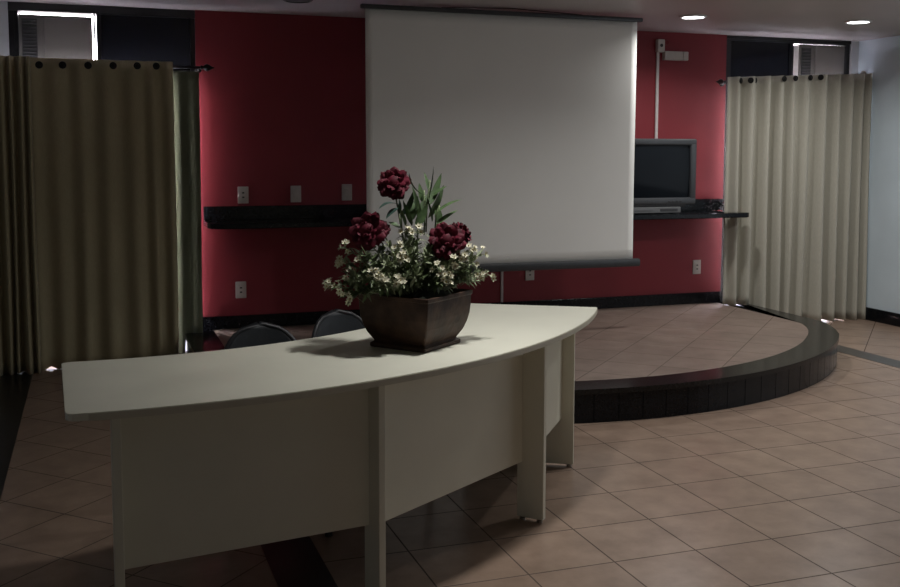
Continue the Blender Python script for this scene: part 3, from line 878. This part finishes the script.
b = bmesh.new()
for q in [[(426, 232), (427, 205), (430, 180)], [(424, 235), (425, 212), (424, 190)], [(402, 232), (401, 215), (397, 203)], [(435, 232), (436, 215), (440, 205)]]:
    add_tube(b, [loc_of(unproj(x, y, .0)) for x, y in q], .003, 6)
obj('leaf_stems', b, M['stem'], root, smooth=True)

# sprigs: short green stems with small leaves and white star flowers
def star(bm, c, f, r, rnd):
    t1 = f.orthogonal().normalized(); t2 = f.cross(t1); a0 = rnd.uniform(0, 6)
    n = rnd.choice((5, 6, 6))
    for k in range(n):
        a = a0 + 2 * PI * k / n; rad = t1 * math.cos(a) + t2 * math.sin(a); tg = -t1 * math.sin(a) + t2 * math.cos(a)
        add_petal(bm, c + rad * r * .12, rad + f * .35, tg, r, r * .62, .12, .04, rnd, 0, 3, 2)
    m_ = bmesh.ops.create_icosphere(bm, subdivisions=1, radius=r * .24, matrix=Matrix.Translation(c + f * r * .08))
    for fc in {f_ for v in m_['verts'] for f_ in v.link_faces}: fc.material_index = 1

def sprig(px, py, dy, spread, nflow, nleaf, seed, fr=.0125):
    rnd = random.Random(seed)
    P = loc_of(unproj(px, py, dy))
    out = Vector((P.x, P.y, (P.z - .18) * 1.0)); out = out.normalized() if out.length > .01 else Vector((0, 0, 1))
    b0 = Vector((P.x * .35, P.y * .35, min(.2, P.z * .8)))
    if P.z < .20: b0 = Vector((P.x * .62, P.y * .62, .21))
    b = bmesh.new()
    mid = b0.lerp(P, .55) + Vector((0, 0, .02))
    add_tube(b, [b0, mid, P], [.003, .0025, .0018], 5)
    for _ in range(nleaf):
        t = rnd.uniform(.35, 1.0)
        q = b0.lerp(mid, min(1, t * 2)) if t < .5 else mid.lerp(P, (t - .5) * 2)
        d = Vector((rnd.gauss(0, 1), rnd.gauss(0, 1), rnd.gauss(.2, 1))).normalized() * .75 + out * .5
        add_leaf(b, q, q + d.normalized() * rnd.uniform(.024, .050), rnd.uniform(.008, .016), rnd.uniform(-.05, .12), rnd, 4)
    s = obj('sprig', b, M['filler'] if seed % 3 else M['stem'], root)
    if nflow:
        fb = bmesh.new()
        to_cam = RZI @ Vector((-.3, -.9, .35))
        for _ in range(nflow):
            d = Vector((rnd.gauss(0, 1), rnd.gauss(0, 1), rnd.gauss(0, 1))).normalized()
            d = (d + out * .6 + to_cam * .35).normalized()
            c = P + d * spread * rnd.uniform(.55, 1.05)
            add_tube(fb, [P, c - d * .002], .0011, 4)
            f = (d + to_cam * .5 + Vector((0, 0, .2))).normalized()
            star(fb, c, f, fr * rnd.uniform(.85, 1.2), rnd)
        o = obj('white_blossoms', fb, [M['petal_w'], M['yellow']], s); o['label'] = 'cluster of small creamy white star flowers'
    return s
SP = [(345, 247, -.02, 5), (341, 262, .0, 4), (331, 285, -.03, 6), (340, 288, -.06, 5), (351, 298, -.08, 4), (347, 275, -.05, 2), (376, 276, -.16, 8), (382, 282, -.17, 7), (399, 282, -.17, 8), (403, 258, -.12, 9), (398, 250, -.1, 4),
      (411, 235, -.06, 5), (418, 230, -.02, 4), (405, 233, -.04, 3), (438, 268, -.14, 5), (446, 276, -.15, 6), (452, 262, -.13, 5), (462, 256, -.11, 6), (470, 252, -.06, 5), (473, 262, -.07, 3), (481, 273, -.02, 5), (489, 275, .0, 5), (481, 254, -.02, 2), (446, 286, -.15, 2), (362, 262, -.1, 2)]
for i, (x, y, d, nf) in enumerate(SP): sprig(x, y, d, .026, nf, 14, 100 + i)
# plain green filler sprigs make the rounded body
rr = random.Random(77)
k = 0
while k < 74:
    x = rr.uniform(341, 478); y = rr.uniform(236, 297)
    e = ((x - 408) / 68) ** 2 + ((y - 285) / 52) ** 2
    if e > 1 or (y > 288 and 372 < x < 470): continue
    d = -.17 * math.sqrt(max(0, 1 - e)) + rr.uniform(-.01, .08)
    sprig(x, y, d, .02, 0, 32, 200 + k); k += 1
